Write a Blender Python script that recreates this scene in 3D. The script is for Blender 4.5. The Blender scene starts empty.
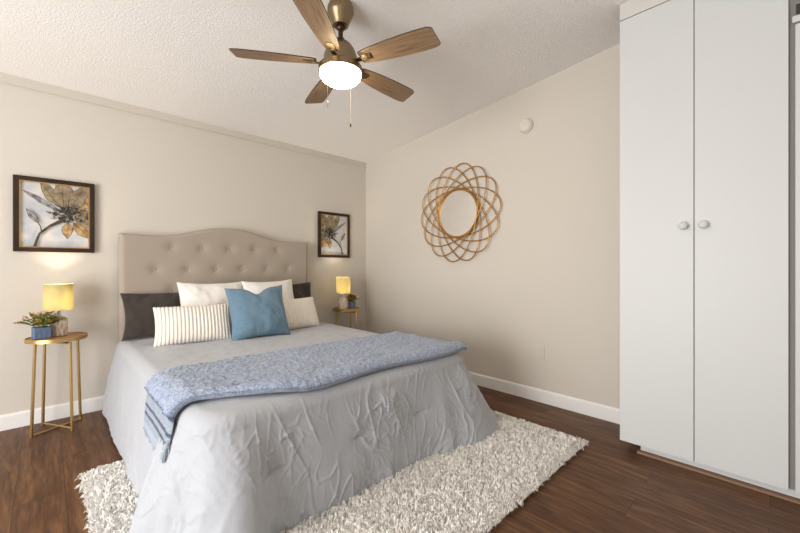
import bpy, math, random
import numpy as np
from mathutils import Vector, Matrix, noise
R = math.radians
S = bpy.context.scene
COL = S.collection
random.seed(7)
RNG = np.random.default_rng(11)

# ---------------------------------------------------------------- camera
cam_d = bpy.data.cameras.new('camera')
cam = bpy.data.objects.new('camera', cam_d); COL.objects.link(cam)
cam_d.sensor_width = 36; cam_d.lens = 16.56; cam_d.clip_start = .02
cam.location = (-2.95, -3.70, 1.12)
cam.rotation_euler = (R(90), 0, R(-43.9))
S.camera = cam

# ---------------------------------------------------------------- light and exposure
S.view_settings.view_transform = 'Standard'
S.view_settings.look = 'None'
S.view_settings.gamma = 1
S.view_settings.use_curve_mapping = False
S.view_settings.exposure = -0.17
W = bpy.data.worlds.new('daylight'); S.world = W; W.use_nodes = True
W.node_tree.nodes['Background'].inputs[0].default_value = (1, .99, .97, 1)
W.node_tree.nodes['Background'].inputs[1].default_value = 1.2

def area(name, loc, rot, sx, sy, power, col):
    l = bpy.data.lights.new(name, 'AREA'); l.shape = 'RECTANGLE'; l.size = sx; l.size_y = sy
    l.energy = power; l.color = col
    o = bpy.data.objects.new(name, l); o.location = loc; o.rotation_euler = rot; COL.objects.link(o)
    return o
# daylight standing in the wide window opening of the left wall
area('window_daylight', (-5.53, -2.45, 1.05), (0, R(-104), 0), 2.0, 2.4, 200, (1, 1, .995))

# ---------------------------------------------------------------- materials
def mat(name, col, rough=.6, metal=0, spec=.5):
    m = bpy.data.materials.new(name); m.use_nodes = True
    b = m.node_tree.nodes['Principled BSDF']
    b.inputs['Base Color'].default_value = (*col, 1)
    b.inputs['Roughness'].default_value = rough
    b.inputs['Metallic'].default_value = metal
    b.inputs['Specular IOR Level'].default_value = spec
    return m
def N(m, t, **kw):
    n = m.node_tree.nodes.new(t)
    for k, v in kw.items():
        if k in n.inputs: n.inputs[k].default_value = v
        else: setattr(n, k, v)
    return n
def L(m, a, ao, b, bi): m.node_tree.links.new(a.outputs[ao], b.inputs[bi])
def coords(m, scale=(1, 1, 1), rot=(0, 0, 0), src='Object'):
    tc = N(m, 'ShaderNodeTexCoord'); mp = N(m, 'ShaderNodeMapping')
    mp.inputs['Scale'].default_value = scale; mp.inputs['Rotation'].default_value = rot
    L(m, tc, src, mp, 'Vector'); return mp
def bumpy(m, scale=100, strength=.2, dist=.002, detail=3, cs=(1, 1, 1), rough=.6):
    b = m.node_tree.nodes['Principled BSDF']
    mp = coords(m, cs); n = N(m, 'ShaderNodeTexNoise'); n.inputs['Scale'].default_value = scale
    n.inputs['Detail'].default_value = detail; n.inputs['Roughness'].default_value = rough
    L(m, mp, 0, n, 'Vector')
    bp = N(m, 'ShaderNodeBump'); bp.inputs['Strength'].default_value = strength; bp.inputs['Distance'].default_value = dist
    L(m, n, 'Fac', bp, 'Height'); L(m, bp, 0, b, 'Normal')
    return n, bp
def vary(m, c1, c2, scale=5, detail=4, cs=(1, 1, 1), p0=.35, p1=.65):
    b = m.node_tree.nodes['Principled BSDF']
    mp = coords(m, cs); n = N(m, 'ShaderNodeTexNoise'); n.inputs['Scale'].default_value = scale; n.inputs['Detail'].default_value = detail
    L(m, mp, 0, n, 'Vector'); r = N(m, 'ShaderNodeValToRGB')
    r.color_ramp.elements[0].position = p0; r.color_ramp.elements[0].color = (*c1, 1)
    r.color_ramp.elements[1].position = p1; r.color_ramp.elements[1].color = (*c2, 1)
    L(m, n, 'Fac', r, 'Fac'); L(m, r, 'Color', b, 'Base Color')
    return r
def srgb(r, g, b):
    f = lambda c: (c/255/12.92 if c/255 <= .04045 else ((c/255+.055)/1.055)**2.4)
    return (f(r), f(g), f(b))

M = {}
M['wall'] = mat('wall_paint', srgb(208, 201, 191), .75, spec=.3)
bumpy(M['wall'], 26, .25, .004, 5)
M['ceiling'] = mat('popcorn_ceiling', srgb(246, 243, 240), .95, spec=.1)
n, bp = bumpy(M['ceiling'], 100, .7, .008, 4, rough=.7)
M['trim'] = mat('white_trim_paint', srgb(236, 235, 233), .4)
M['crown'] = mat('crown_paint', srgb(203, 196, 185), .6)
M['closet'] = mat('closet_paint', srgb(205, 207, 207), .45, spec=.4); bumpy(M['closet'], 9, .06, .004, 3)
M['closet_gap_shade'] = mat('closet_gap_shade', (.25, .235, .22), .9)  # grey carcass colour paints in the shade between the doors
M['fascia'] = mat('fascia_paint', srgb(206, 203, 198), .7)
M['mold'] = mat('base_molding_brown', srgb(118, 88, 66), .5)
# floor
m = M['floor'] = mat('wood_plank_floor', srgb(94, 62, 42), .45, spec=.3)
b = m.node_tree.nodes['Principled BSDF']
mp = coords(m, (1, 1, 1), (0, 0, R(90)))
bk = N(m, 'ShaderNodeTexBrick'); bk.offset = .37; bk.inputs['Scale'].default_value = 1
bk.inputs['Brick Width'].default_value = 1.22; bk.inputs['Row Height'].default_value = .18
bk.inputs['Mortar Size'].default_value = .0016; bk.inputs['Mortar Smooth'].default_value = .3
bk.inputs['Color1'].default_value = (0, 0, 0, 1); bk.inputs['Color2'].default_value = (1, 1, 1, 1); bk.inputs['Mortar'].default_value = (.5, .5, .5, 1)
L(m, mp, 0, bk, 'Vector')
tcm = N(m, 'ShaderNodeTexCoord'); sc = N(m, 'ShaderNodeMapping'); sc.inputs['Scale'].default_value = (9, .9, 1)
L(m, tcm, 'Object', sc, 'Vector')
off = N(m, 'ShaderNodeVectorMath', operation='MULTIPLY_ADD')
L(m, bk, 'Color', off, 0); off.inputs[1].default_value = (7, 13, 5); L(m, sc, 0, off, 2)
g1 = N(m, 'ShaderNodeTexNoise'); g1.inputs['Scale'].default_value = 1.6; g1.inputs['Detail'].default_value = 6; g1.inputs['Roughness'].default_value = .6; g1.inputs['Distortion'].default_value = 1.4
L(m, off, 0, g1, 'Vector')
g2 = N(m, 'ShaderNodeTexNoise'); g2.inputs['Scale'].default_value = 9; g2.inputs['Detail'].default_value = 5; g2.inputs['Distortion'].default_value = .5
L(m, off, 0, g2, 'Vector')
mx = N(m, 'ShaderNodeMix', data_type='FLOAT'); mx.inputs[0].default_value = .35
L(m, g1, 'Fac', mx, 2); L(m, g2, 'Fac', mx, 3)
rp = N(m, 'ShaderNodeValToRGB'); e = rp.color_ramp.elements
e[0].position = .34; e[0].color = (*srgb(64, 38, 22), 1); e[1].position = .68; e[1].color = (*srgb(136, 98, 64), 1)
k = e.new(.5); k.color = (*srgb(98, 65, 40), 1)
L(m, mx, 0, rp, 'Fac')
tone = N(m, 'ShaderNodeMix', data_type='RGBA', blend_type='MULTIPLY'); tone.inputs[0].default_value = 1
tr = N(m, 'ShaderNodeValToRGB'); tr.color_ramp.elements[0].color = (.84, .82, .8, 1); tr.color_ramp.elements[1].color = (1.0, 1.0, 1.0, 1)
L(m, bk, 'Color', tr, 'Fac'); L(m, rp, 'Color', tone, 6); L(m, tr, 'Color', tone, 7)
gm = N(m, 'ShaderNodeMix', data_type='RGBA'); L(m, bk, 'Fac', gm, 0); L(m, tone, 2, gm, 6); gm.inputs[7].default_value = (*srgb(58, 36, 25), 1)
L(m, gm, 2, b, 'Base Color')
bp = N(m, 'ShaderNodeBump'); bp.inputs['Strength'].default_value = .15; bp.inputs['Distance'].default_value = .002
L(m, mx, 0, bp, 'Height'); L(m, bp, 0, b, 'Normal')

def fabric(name, col, rough=.9, scale=350, strength=.3, sheen=.2, col2=None, cs=(1, 1, 1)):
    m = mat(name, col, rough, spec=.2)
    m.node_tree.nodes['Principled BSDF'].inputs['Sheen Weight'].default_value = sheen
    bumpy(m, scale, strength, .001, 2, cs)
    if col2: vary(m, col, col2, scale*.4, 3, cs)
    return m
M['linen'] = fabric('headboard_linen', srgb(168, 156, 143), .95, 300, .2, .15)
M['white_cotton'] = fabric('white_cotton', srgb(232, 229, 224), .9, 200, .15)
M['rib_cotton'] = fabric('ribbed_white_cotton', srgb(230, 223, 214), .95, 260, .3)
M['charcoal'] = fabric('charcoal_sham', srgb(64, 57, 53), .9, 200, .2)
M['blue'] = fabric('blue_pillow_cloth', srgb(98, 125, 145), .85, 260, .3, .1, srgb(110, 137, 156))
m = M['duvet'] = mat('grey_comforter_cloth', srgb(173, 176, 182), .62, spec=.3)
m.node_tree.nodes['Principled BSDF'].inputs['Sheen Weight'].default_value = .25
bumpy(m, 22, .35, .006, 6, (1, 1, .55), .6)
M['mattress'] = mat('mattress_cloth', (.75, .75, .75), .9)
M['bedframe'] = mat('bed_base_cloth', srgb(60, 56, 54), .9)
# throw: knit body with woven end bands, driven by the distance along the throw (attribute "along")
m = M['throw'] = mat('blue_knit', srgb(150, 160, 178), .95, spec=.1)
b = m.node_tree.nodes['Principled BSDF']; b.inputs['Sheen Weight'].default_value = .3
at = N(m, 'ShaderNodeAttribute', attribute_name='along')
rp = N(m, 'ShaderNodeValToRGB'); rp.color_ramp.interpolation = 'LINEAR'
el = rp.color_ramp.elements
pale = (*srgb(160, 169, 180), 1); dark = (*srgb(62, 74, 96), 1); body = (*srgb(163, 173, 192), 1)
el[0].position = 0; el[0].color = pale; el[1].position = 1; el[1].color = body
for p, c in ((.026, pale), (.030, dark), (.036, dark), (.040, pale), (.052, pale), (.056, dark), (.062, dark), (.066, pale), (.094, pale), (.098, dark), (.106, dark), (.114, body)):
    q = el.new(p); q.color = c
L(m, at, 'Fac', rp, 'Fac')
mp = coords(m); n2 = N(m, 'ShaderNodeTexNoise'); n2.inputs['Scale'].default_value = 110; n2.inputs['Detail'].default_value = 3
L(m, mp, 0, n2, 'Vector')
r2 = N(m, 'ShaderNodeValToRGB'); r2.color_ramp.elements[0].position = .3; r2.color_ramp.elements[0].color = (.50, .56, .66, 1); r2.color_ramp.elements[1].position = .62; r2.color_ramp.elements[1].color = (1.0, 1.0, 1.0, 1)
L(m, n2, 'Fac', r2, 'Fac')
mm = N(m, 'ShaderNodeMix', data_type='RGBA', blend_type='MULTIPLY'); mm.inputs[0].default_value = 1
L(m, rp, 'Color', mm, 6); L(m, r2, 'Color', mm, 7); L(m, mm, 2, b, 'Base Color')
bp = N(m, 'ShaderNodeBump'); bp.inputs['Strength'].default_value = .8; bp.inputs['Distance'].default_value = .006
L(m, n2, 'Fac', bp, 'Height'); L(m, bp, 0, b, 'Normal')
M['fringe'] = mat('pale_blue_yarn', srgb(160, 170, 182), .95, spec=.1)
m = M['shag'] = mat('white_shag_yarn', srgb(252, 249, 244), .95, spec=.05)
m.node_tree.nodes['Principled BSDF'].inputs['Sheen Weight'].default_value = .2
M['shag_base'] = mat('rug_backing', srgb(248, 243, 236), .95, spec=.05)
M['brass'] = mat('brushed_brass', srgb(206, 172, 116), .38, 1)
M['antique'] = mat('antique_bronze', srgb(142, 124, 98), .3, 1); bumpy(M['antique'], 60, .05, .001, 2, (1, 1, 8))
M['dark_bronze'] = mat('dark_bronze', srgb(66, 46, 32), .35, .8)
m = M['blade'] = mat('oak_blade', srgb(139, 108, 78), .45, spec=.4)
vary(m, srgb(112, 88, 66), srgb(162, 134, 104), 5, 6, (1.2, 22, 1), .3, .72)
M['blade_edge'] = mat('blade_dark_edge', srgb(50, 36, 26), .6)
m = M['table_wood'] = mat('round_table_wood', srgb(176, 124, 70), .4, spec=.5)
vary(m, srgb(150, 100, 54), srgb(196, 146, 90), 8, 4, (1, 9, 1), .3, .7)
m = M['art_frame'] = mat('dark_bronze_frame', srgb(52, 36, 26), .4, .3); vary(m, srgb(36, 24, 18), srgb(56, 38, 26), 6, 3)
M['gold'] = mat('gold_lip', srgb(196, 158, 92), .35, .9)
M['gold_wire'] = mat('gold_mirror_wire', srgb(190, 142, 76), .36, .85)
M['mirror'] = mat('mirror_glass', (.93, .93, .93), .02, 1)
m = M['canvas'] = mat('canvas_ground', srgb(200, 199, 198), .9); vary(m, srgb(172, 178, 186), srgb(208, 202, 196), 9, 4)
m = M['p_taupe'] = mat('paint_taupe', srgb(136, 120, 94), .9); vary(m, srgb(108, 94, 74), srgb(160, 144, 116), 26, 5)
m = M['p_ochre'] = mat('paint_ochre', srgb(160, 128, 84), .9); vary(m, srgb(128, 98, 62), srgb(190, 158, 112), 26, 5)
m = M['p_dark'] = mat('paint_charcoal', srgb(50, 46, 42), .9); vary(m, srgb(38, 35, 33), srgb(84, 76, 66), 40, 4)
m = M['p_grey'] = mat('paint_grey', srgb(130, 128, 132), .9); vary(m, srgb(92, 90, 94), srgb(170, 168, 168), 30, 5)
m = M['lamp_ceramic'] = mat('whitewashed_lamp_base', srgb(206, 190, 172), .7)
b = m.node_tree.nodes['Principled BSDF']
vo = N(m, 'ShaderNodeTexVoronoi'); vo.inputs['Scale'].default_value = 1
mp = coords(m, (60, 60, 18)); L(m, mp, 0, vo, 'Vector')
r = N(m, 'ShaderNodeValToRGB'); r.color_ramp.elements[0].position = .25; r.color_ramp.elements[0].color = (*srgb(184, 162, 142), 1); r.color_ramp.elements[1].position = .6; r.color_ramp.elements[1].color = (*srgb(222, 210, 196), 1)
L(m, vo, 'Distance', r, 'Fac'); L(m, r, 'Color', b, 'Base Color')
M['lamp_top'] = mat('lamp_white_glaze', srgb(236, 232, 224), .35)
m = M['planter'] = mat('blue_grey_planter', srgb(88, 106, 138), .6); vary(m, srgb(80, 98, 130), srgb(104, 122, 150), 30, 2, (6, 6, .3))
M['soil'] = mat('dark_soil', srgb(50, 40, 30), .95)
M['leaf'] = mat('green_leaf', srgb(98, 114, 50), .55)
M['leaf2'] = mat('olive_leaf', srgb(150, 144, 62), .55)
M['leaf3'] = mat('rust_leaf', srgb(200, 130, 60), .55)
M['plastic'] = mat('offwhite_plastic', srgb(216, 208, 196), .45)
M['plate'] = mat('outlet_plate_paint', srgb(209, 202, 192), .5)
M['steel'] = mat('steel_hinge', srgb(70, 68, 60), .4, .6)
M['chain'] = mat('chain_metal', srgb(190, 180, 160), .35, .9)
# lamp shade: woven cloth that lets the bulb through
m = M['shade'] = bpy.data.materials.new('lit_linen_shade'); m.use_nodes = True
nt = m.node_tree; nt.nodes.clear()
o = N(m, 'ShaderNodeOutputMaterial'); df = N(m, 'ShaderNodeBsdfDiffuse'); tl = N(m, 'ShaderNodeBsdfTranslucent'); ms = N(m, 'ShaderNodeMixShader')
df.inputs[0].default_value = (*srgb(206, 196, 158), 1); tl.inputs[0].default_value = (*srgb(168, 160, 124), 1); ms.inputs[0].default_value = .5
L(m, df, 0, ms, 1); L(m, tl, 0, ms, 2); L(m, ms, 0, o, 'Surface')
def emit(name, col, s):
    m = bpy.data.materials.new(name); m.use_nodes = True; nt = m.node_tree; nt.nodes.clear()
    o = N(m, 'ShaderNodeOutputMaterial'); e = N(m, 'ShaderNodeEmission'); e.inputs[0].default_value = (*col, 1); e.inputs[1].default_value = s
    L(m, e, 0, o, 'Surface'); return m
M['bulb'] = emit('warm_bulb', (1, .87, .66), 470)
M['globe'] = emit('frosted_globe_lit', (1, .82, .55), 46)
m = M['glass'] = bpy.data.materials.new('window_glass'); m.use_nodes = True; nt = m.node_tree; nt.nodes.clear()
o = N(m, 'ShaderNodeOutputMaterial'); tp = N(m, 'ShaderNodeBsdfTransparent'); gl = N(m, 'ShaderNodeBsdfGlossy'); ms = N(m, 'ShaderNodeMixShader')
gl.inputs['Roughness'].default_value = .02; ms.inputs[0].default_value = .06
L(m, tp, 0, ms, 1); L(m, gl, 0, ms, 2); L(m, ms, 0, o, 'Surface')

# ---------------------------------------------------------------- mesh helpers
class MB:
    def __init__(s): s.v = []; s.f = []; s.m = []
    def add(s, v, f, mi=0):
        o = len(s.v); s.v += [tuple(p) for p in v]; s.f += [tuple(i+o for i in q) for q in f]; s.m += [mi]*len(f)
    def box(s, x0, x1, y0, y1, z0, z1, mi=0):
        v = [(x, y, z) for z in (z0, z1) for y in (y0, y1) for x in (x0, x1)]
        s.add(v, [(0, 2, 3, 1), (4, 5, 7, 6), (0, 1, 5, 4), (2, 6, 7, 3), (0, 4, 6, 2), (1, 3, 7, 5)], mi)
    def prism(s, pts, axis, a0, a1, mi=0):
        # pts: 2D outline; axis 'x': pts are (y,z); 'y': (x,z); 'z': (x,y)
        def P(p, a):
            return {'x': (a, p[0], p[1]), 'y': (p[0], a, p[1]), 'z': (p[0], p[1], a)}[axis]
        n = len(pts); v = [P(p, a0) for p in pts]+[P(p, a1) for p in pts]
        f = [tuple(range(n))[::-1], tuple(range(n, 2*n))]+[(i, (i+1) % n, n+(i+1) % n, n+i) for i in range(n)]
        s.add(v, f, mi)
    def lathe(s, prof, seg=32, c=(0, 0, 0), mi=0, axis='z'):
        v = []
        for (r, z) in prof:
            for k in range(seg):
                a = 2*math.pi*k/seg; x, y = r*math.cos(a), r*math.sin(a)
                p = {'z': (x, y, z), 'x': (z, x, y), 'y': (x, z, y)}[axis]
                v.append((p[0]+c[0], p[1]+c[1], p[2]+c[2]))
        f = []
        for i in range(len(prof)-1):
            for k in range(seg):
                k2 = (k+1) % seg; f.append((i*seg+k, i*seg+k2, (i+1)*seg+k2, (i+1)*seg+k))
        if prof[0][0] > 1e-6: f.append(tuple(range(seg))[::-1])
        if prof[-1][0] > 1e-6: f.append(tuple((len(prof)-1)*seg+k for k in range(seg)))
        s.add(v, f, mi)
    def tube(s, pts, r, seg=8, closed=False, mi=0):
        pts = [Vector(p) for p in pts]; n = len(pts); v = []
        rs = r if isinstance(r, (list, tuple)) else [r]*n
        up = None
        for i, p in enumerate(pts):
            if closed: t = (pts[(i+1) % n]-pts[i-1])
            else: t = pts[min(i+1, n-1)]-pts[max(i-1, 0)]
            t.normalize()
            if up is None: up = t.orthogonal().normalized()
            a = (up - t*up.dot(t)).normalized(); up = a; b = t.cross(a)
            for k in range(seg):
                an = 2*math.pi*k/seg+math.pi/seg; v.append(p+(a*math.cos(an)+b*math.sin(an))*rs[i])
        f = []
        for i in range(n if closed else n-1):
            j = (i+1) % n
            for k in range(seg):
                k2 = (k+1) % seg; f.append((i*seg+k, i*seg+k2, j*seg+k2, j*seg+k))
        if not closed: f += [tuple(range(seg))[::-1], tuple((n-1)*seg+k for k in range(seg))]
        s.add(v, f, mi)
    def build(s, name, mats, parent=None, loc=(0, 0, 0), rot=(0, 0, 0), smooth=30, bevel=0):
        me = bpy.data.meshes.new(name); me.from_pydata(s.v, [], s.f); me.update()
        for mm in (mats if isinstance(mats, list) else [mats]): me.materials.append(mm)
        me.polygons.foreach_set('material_index', s.m)
        if smooth:
            me.polygons.foreach_set('use_smooth', [True]*len(s.f)); me.set_sharp_from_angle(angle=R(smooth))
        o = bpy.data.objects.new(name, me); COL.objects.link(o); o.location = loc; o.rotation_euler = rot
        if parent: o.parent = parent
        if bevel:
            b = o.modifiers.new('bevel', 'BEVEL'); b.width = bevel; b.segments = 2; b.limit_method = 'ANGLE'
        return o
def np_mesh(name, v, loops, starts, totals, mats, parent=None, smooth=True):
    me = bpy.data.meshes.new(name); me.vertices.add(len(v)); me.vertices.foreach_set('co', np.asarray(v, 'f').ravel())
    me.loops.add(len(loops)); me.loops.foreach_set('vertex_index', np.asarray(loops, 'i'))
    me.polygons.add(len(starts)); me.polygons.foreach_set('loop_start', np.asarray(starts, 'i')); me.polygons.foreach_set('loop_total', np.asarray(totals, 'i'))
    me.polygons.foreach_set('use_smooth', np.full(len(starts), smooth)); me.update(calc_edges=True); me.validate()
    me.materials.append(mats); o = bpy.data.objects.new(name, me); COL.objects.link(o)
    if parent: o.parent = parent
    return o
def grid_faces(nu, nv, off=0, flip=False):
    f = []
    for i in range(nu-1):
        for j in range(nv-1):
            a = off+i*nv+j; q = (a, a+nv, a+nv+1, a+1); f.append(q[::-1] if flip else q)
    return f
def thing(name, label, cat, loc=(0, 0, 0), rz=0, group=None):
    o = bpy.data.objects.new(name, None); COL.objects.link(o); o.location = loc; o.rotation_euler = (0, 0, rz)
    o.empty_display_size = .1
    return tag(o, label, cat, group)
def tag(o, label, cat, group=None):
    o['label'] = label; o['category'] = cat
    if group: o['group'] = group
    return o
def struct(o): o['kind'] = 'structure'; return o
def copy_tree(o, parent=None):
    c = o.copy(); COL.objects.link(c)
    if parent: c.parent = parent
    for ch in [q for q in bpy.data.objects if q.parent == o]: copy_tree(ch, c)
    return c
def fbm(x, y, z, oct=4):
    return noise.fractal(Vector((x, y, z)), 1.0, 2.0, oct)

# ---------------------------------------------------------------- room
XL, YN = -5.40, -4.60
SL = .094
ceil_z = lambda y: 2.44 - SL*y
mb = MB(); mb.box(XL-.1, .1, YN-.1, .1, -.1, 0); struct(mb.build('floor', M['floor'], smooth=0))
mb = MB(); mb.prism([(.1, ceil_z(.1)), (YN-.1, ceil_z(YN-.1)), (YN-.1, ceil_z(YN-.1)+.1), (.1, ceil_z(.1)+.1)], 'x', XL-.1, .1)
struct(mb.build('ceiling', M['ceiling'], smooth=0))
mb = MB(); mb.box(XL-.1, .1, 0, .1, 0, ceil_z(.0)); struct(mb.build('wall_back', M['wall'], smooth=0))
mb = MB(); mb.prism([(0, 0), (YN, 0), (YN, ceil_z(YN)), (0, ceil_z(0))], 'x', 0, .1); struct(mb.build('wall_right', M['wall'], smooth=0))
# left wall with its window opening
wy0, wy1, wz0, wz1 = -3.70, -1.20, .04, 2.15
mb = MB()
mb.prism([(wy0, 0), (YN, 0), (YN, ceil_z(YN)), (wy0, ceil_z(wy0))], 'x', XL-.1, XL)
mb.prism([(0, 0), (wy1, 0), (wy1, ceil_z(wy1)), (0, ceil_z(0))], 'x', XL-.1, XL)
mb.box(XL-.1, XL, wy0, wy1, 0, wz0)
mb.prism([(wy0, wz1), (wy1, wz1), (wy1, ceil_z(wy1)), (wy0, ceil_z(wy0))], 'x', XL-.1, XL)
struct(mb.build('wall_left', M['wall'], smooth=0))
mb = MB(); mb.box(XL, 0, YN-.1, YN, 0, ceil_z(YN))
struct(mb.build('wall_near', M['wall'], smooth=0))
def window(name, axis, a0, a1, z0, z1, c):
    e = bpy.data.objects.new(name, None); COL.objects.link(e); struct(e)
    mb = MB(); am = (a0+a1)/2
    for (p, q, r, s) in ((a0, a0+.05, z0, z1), (a1-.05, a1, z0, z1), (am-.03, am+.03, z0, z1), (a0, a1, z0, z0+.05), (a0, a1, z1-.05, z1)):
        if axis == 'x': mb.box(c-.05, c, p, q, r, s)
        else: mb.box(p, q, c-.05, c, r, s)
    mb.build('window_frame', M['trim'], e, smooth=0)
    mb = MB()
    if axis == 'x': mb.box(c-.03, c-.024, a0+.02, a1-.02, z0+.02, z1-.02)
    else: mb.box(a0+.02, a1-.02, c-.03, c-.024, z0+.02, z1-.02)
    mb.build('window_pane', M['glass'], e, smooth=0)
window('window_1', 'x', wy0, wy1, wz0, wz1, XL-.02)
# baseboards: (depth, height) profile
def base_prof(s): return [(0, 0), (s*.015, 0), (s*.015, .092), (s*.008, .105), (0, .105)]
mb = MB(); mb.prism(base_prof(-1), 'x', XL, 0); struct(mb.build('baseboard_back', M['trim'], smooth=0))
mb = MB(); mb.prism(base_prof(-1), 'y', -3.05, -.016); struct(mb.build('baseboard_right', M['trim'], smooth=0))
mb = MB(); mb.prism([(XL+p[0], p[1]) for p in base_prof(1)], 'y', YN+.016, -.016); struct(mb.build('baseboard_left', M['trim'], smooth=0))
mb = MB(); mb.prism([(YN+p[0], p[1]) for p in base_prof(1)], 'x', XL, -.42); struct(mb.build('baseboard_near', M['trim'], smooth=0))
# flat strip under the ceiling on the back wall
mb = MB(); mb.prism([(0, 2.382), (-.010, 2.378), (-.016, 2.384), (-.016, 2.4415), (0, 2.44)], 'x', XL, 0)
struct(mb.build('trim_1', M['crown'], smooth=0))

# ---------------------------------------------------------------- built-in closet on the right wall
CX = -.42
cl = thing('built_in_closet', 'tall white built-in closet with flat doors and round knobs, against the right wall', 'closet', (0, 0, 0))
y0, y1, y2 = -3.01, -3.368, -3.722
cz = lambda y: ceil_z(y)
mb = MB(); mb.prism([(y0-.001, .062), (YN+.0, .062), (YN+.0, cz(YN)-.002), (y0-.001, cz(y0)-.002)], 'x', CX+.022, -.001)
mb.build('carcass', M['closet_gap_shade'], cl, smooth=0)
topz = 2.617
top_at = lambda y: topz+.0*(y0-y)
# fascia above the doors, up to the ceiling
mb = MB(); mb.prism([(y0, topz+.006), (YN, topz+.006), (YN, cz(YN)-.002), (y0, cz(y0)-.002)], 'x', CX+.001, CX+.022)
mb.build('fascia', M['fascia'], cl, smooth=0)
for (a, b_, s) in ((y0, y1+.0018, 1), (y1-.0018, y2+.002, -1)):
    mb = MB(); mb.box(CX, CX+.02, b_, a, .06, topz)
    d = mb.build('door', M['closet'], cl, smooth=0, bevel=.0015)
    ky = y1 + s*.045+(.004 if s < 0 else 0)
    mb = MB(); mb.lathe([(.0, 0), (.010, 0), (.009, -.012), (.012, -.016), (.019, -.021), (.0215, -.028), (.019, -.035), (.010, -.040), (0, -.041)], 24, (CX, ky, 1.342), 0, 'x')
    mb.build('knob', M['closet'], d, smooth=60)
mb = MB(); mb.box(CX, CX+.02, YN+.05, y2-.020, .06, 2.255); d = mb.build('door', M['closet'], cl, smooth=0, bevel=.0015)
mb = MB(); mb.box(CX-.008, CX+.02, YN+.05, y2-.010, 2.262, 2.292); mb.build('rail', M['closet'], cl, smooth=0, bevel=.002)
mb = MB(); mb.box(CX, CX+.02, YN+.05, y2-.042, 2.30, topz); d = mb.build('upper_door', M['closet'], cl, smooth=0)
mb = MB(); mb.box(CX-.003, CX+.004, y2-.040, y2-.022, 2.302, 2.345); mb.build('hinge', M['steel'], d, smooth=0)
mb = MB(); mb.box(-.377, -.36, YN, -3.11, 0, .0615); mb.box(-.36, -.001, -3.13, -3.11, 0, .0615); mb.build('toe_kick', M['closet'], cl, smooth=0)
mb = MB(); mb.prism([(-.377, 0), (-.395, 0), (-.393, .012), (-.386, .018), (-.377, .02)], 'y', YN, -3.095); mb.build('base_molding', M['mold'], cl, smooth=0)

# ---------------------------------------------------------------- wall pieces on the right wall
t = thing('smoke_detector', 'round off-white smoke detector high on the right wall', 'smoke detector', (0, -2.19, 2.315))
mb = MB(); mb.lathe([(0, -.001), (.062, -.001), (.062, -.012), (.058, -.02), (.056, -.022)], 40, axis='x'); mb.build('base', M['plastic'], t, smooth=40)
mb = MB(); mb.lathe([(.052, -.02), (.052, -.03), (.046, -.036), (.02, -.038), (.018, -.040), (0, -.040)], 40, axis='x'); mb.build('cover', M['plastic'], t, smooth=40)
t = thing('outlet_plate', 'small cream outlet plate low on the right wall', 'outlet', (0, -2.31, .415))
mb = MB(); mb.box(-.006, -.0005, -.036, .036, -.058, .058); mb.build('cover_plate', M['plate'], t, bevel=.003)
mb = MB(); mb.box(-.009, -.005, -.017, .017, .008, .038); mb.box(-.009, -.005, -.017, .017, -.038, -.008); mb.build('socket', M['plate'], t, bevel=.002)

# round mirror in looping wire
mr = thing('wall_mirror', 'round mirror in a looping gold wire flower frame on the right wall', 'mirror', (0, -1.478, 1.645))
mb = MB(); mb.lathe([(0, -.012), (.228, -.012), (.228, -.024), (0, -.024)], 64, axis='x'); mb.build('mirror_glass', M['mirror'], mr, smooth=0)
nE = 7
for i in range(nE):
    ph = math.pi*i/nE - R(4); pts = []
    xo = -.030 - .004*(i % 3)
    for k in range(96):
        a = 2*math.pi*k/96; X, Y = .482*math.cos(a), .238*math.sin(a)
        pts.append((xo-.006*math.sin(2*a+i), X*math.cos(ph)-Y*math.sin(ph), X*math.sin(ph)+Y*math.cos(ph)))
    mb = MB(); mb.tube(pts, .0055, 8, True); mb.build('wire_loop', M['gold_wire'], mr, smooth=80)
mb = MB(); mb.tube([(-.024, .232*math.cos(a), .232*math.sin(a)) for a in np.linspace(0, 2*math.pi, 64, False)], .008, 8, True)
for a in (.5, 2.6, 4.2, 5.6): mb.tube([(-.024, .242*math.cos(a), .242*math.sin(a)), (-.001, .242*math.cos(a), .242*math.sin(a))], .004, 6)
mb.build('inner_ring', M['gold_wire'], mr, smooth=80)

# ---------------------------------------------------------------- framed paintings
def petal(cx, cz, ang, ln, w, n=14, sharp=1.0, seed=0):
    pts = []
    rr = random.Random(seed)
    for k in range(n):
        tt = k/(n-1); pts.append((ln*tt, w*math.sin(math.pi*tt**.85)**sharp*(1+.15*rr.uniform(-1, 1))))
    for k in range(n-2, 0, -1):
        tt = k/(n-1); pts.append((ln*tt, -w*math.sin(math.pi*tt**.85)**sharp*(1+.15*rr.uniform(-1, 1))))
    c, s = math.cos(ang), math.sin(ang)
    return [(cx+x*c-y*s, cz+x*s+y*c) for x, y in pts]
def stroke(pts, ws):
    L_, R_ = [], []
    n = len(pts)
    for i in range(n):
        a = pts[max(i-1, 0)]; b = pts[min(i+1, n-1)]; dx, dy = b[0]-a[0], b[1]-a[1]; l = math.hypot(dx, dy)
        w = ws[i] if isinstance(ws, list) else ws
        L_.append((pts[i][0]-dy/l*w, pts[i][1]+dx/l*w)); R_.append((pts[i][0]+dy/l*w, pts[i][1]-dx/l*w))
    return L_, R_
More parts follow.
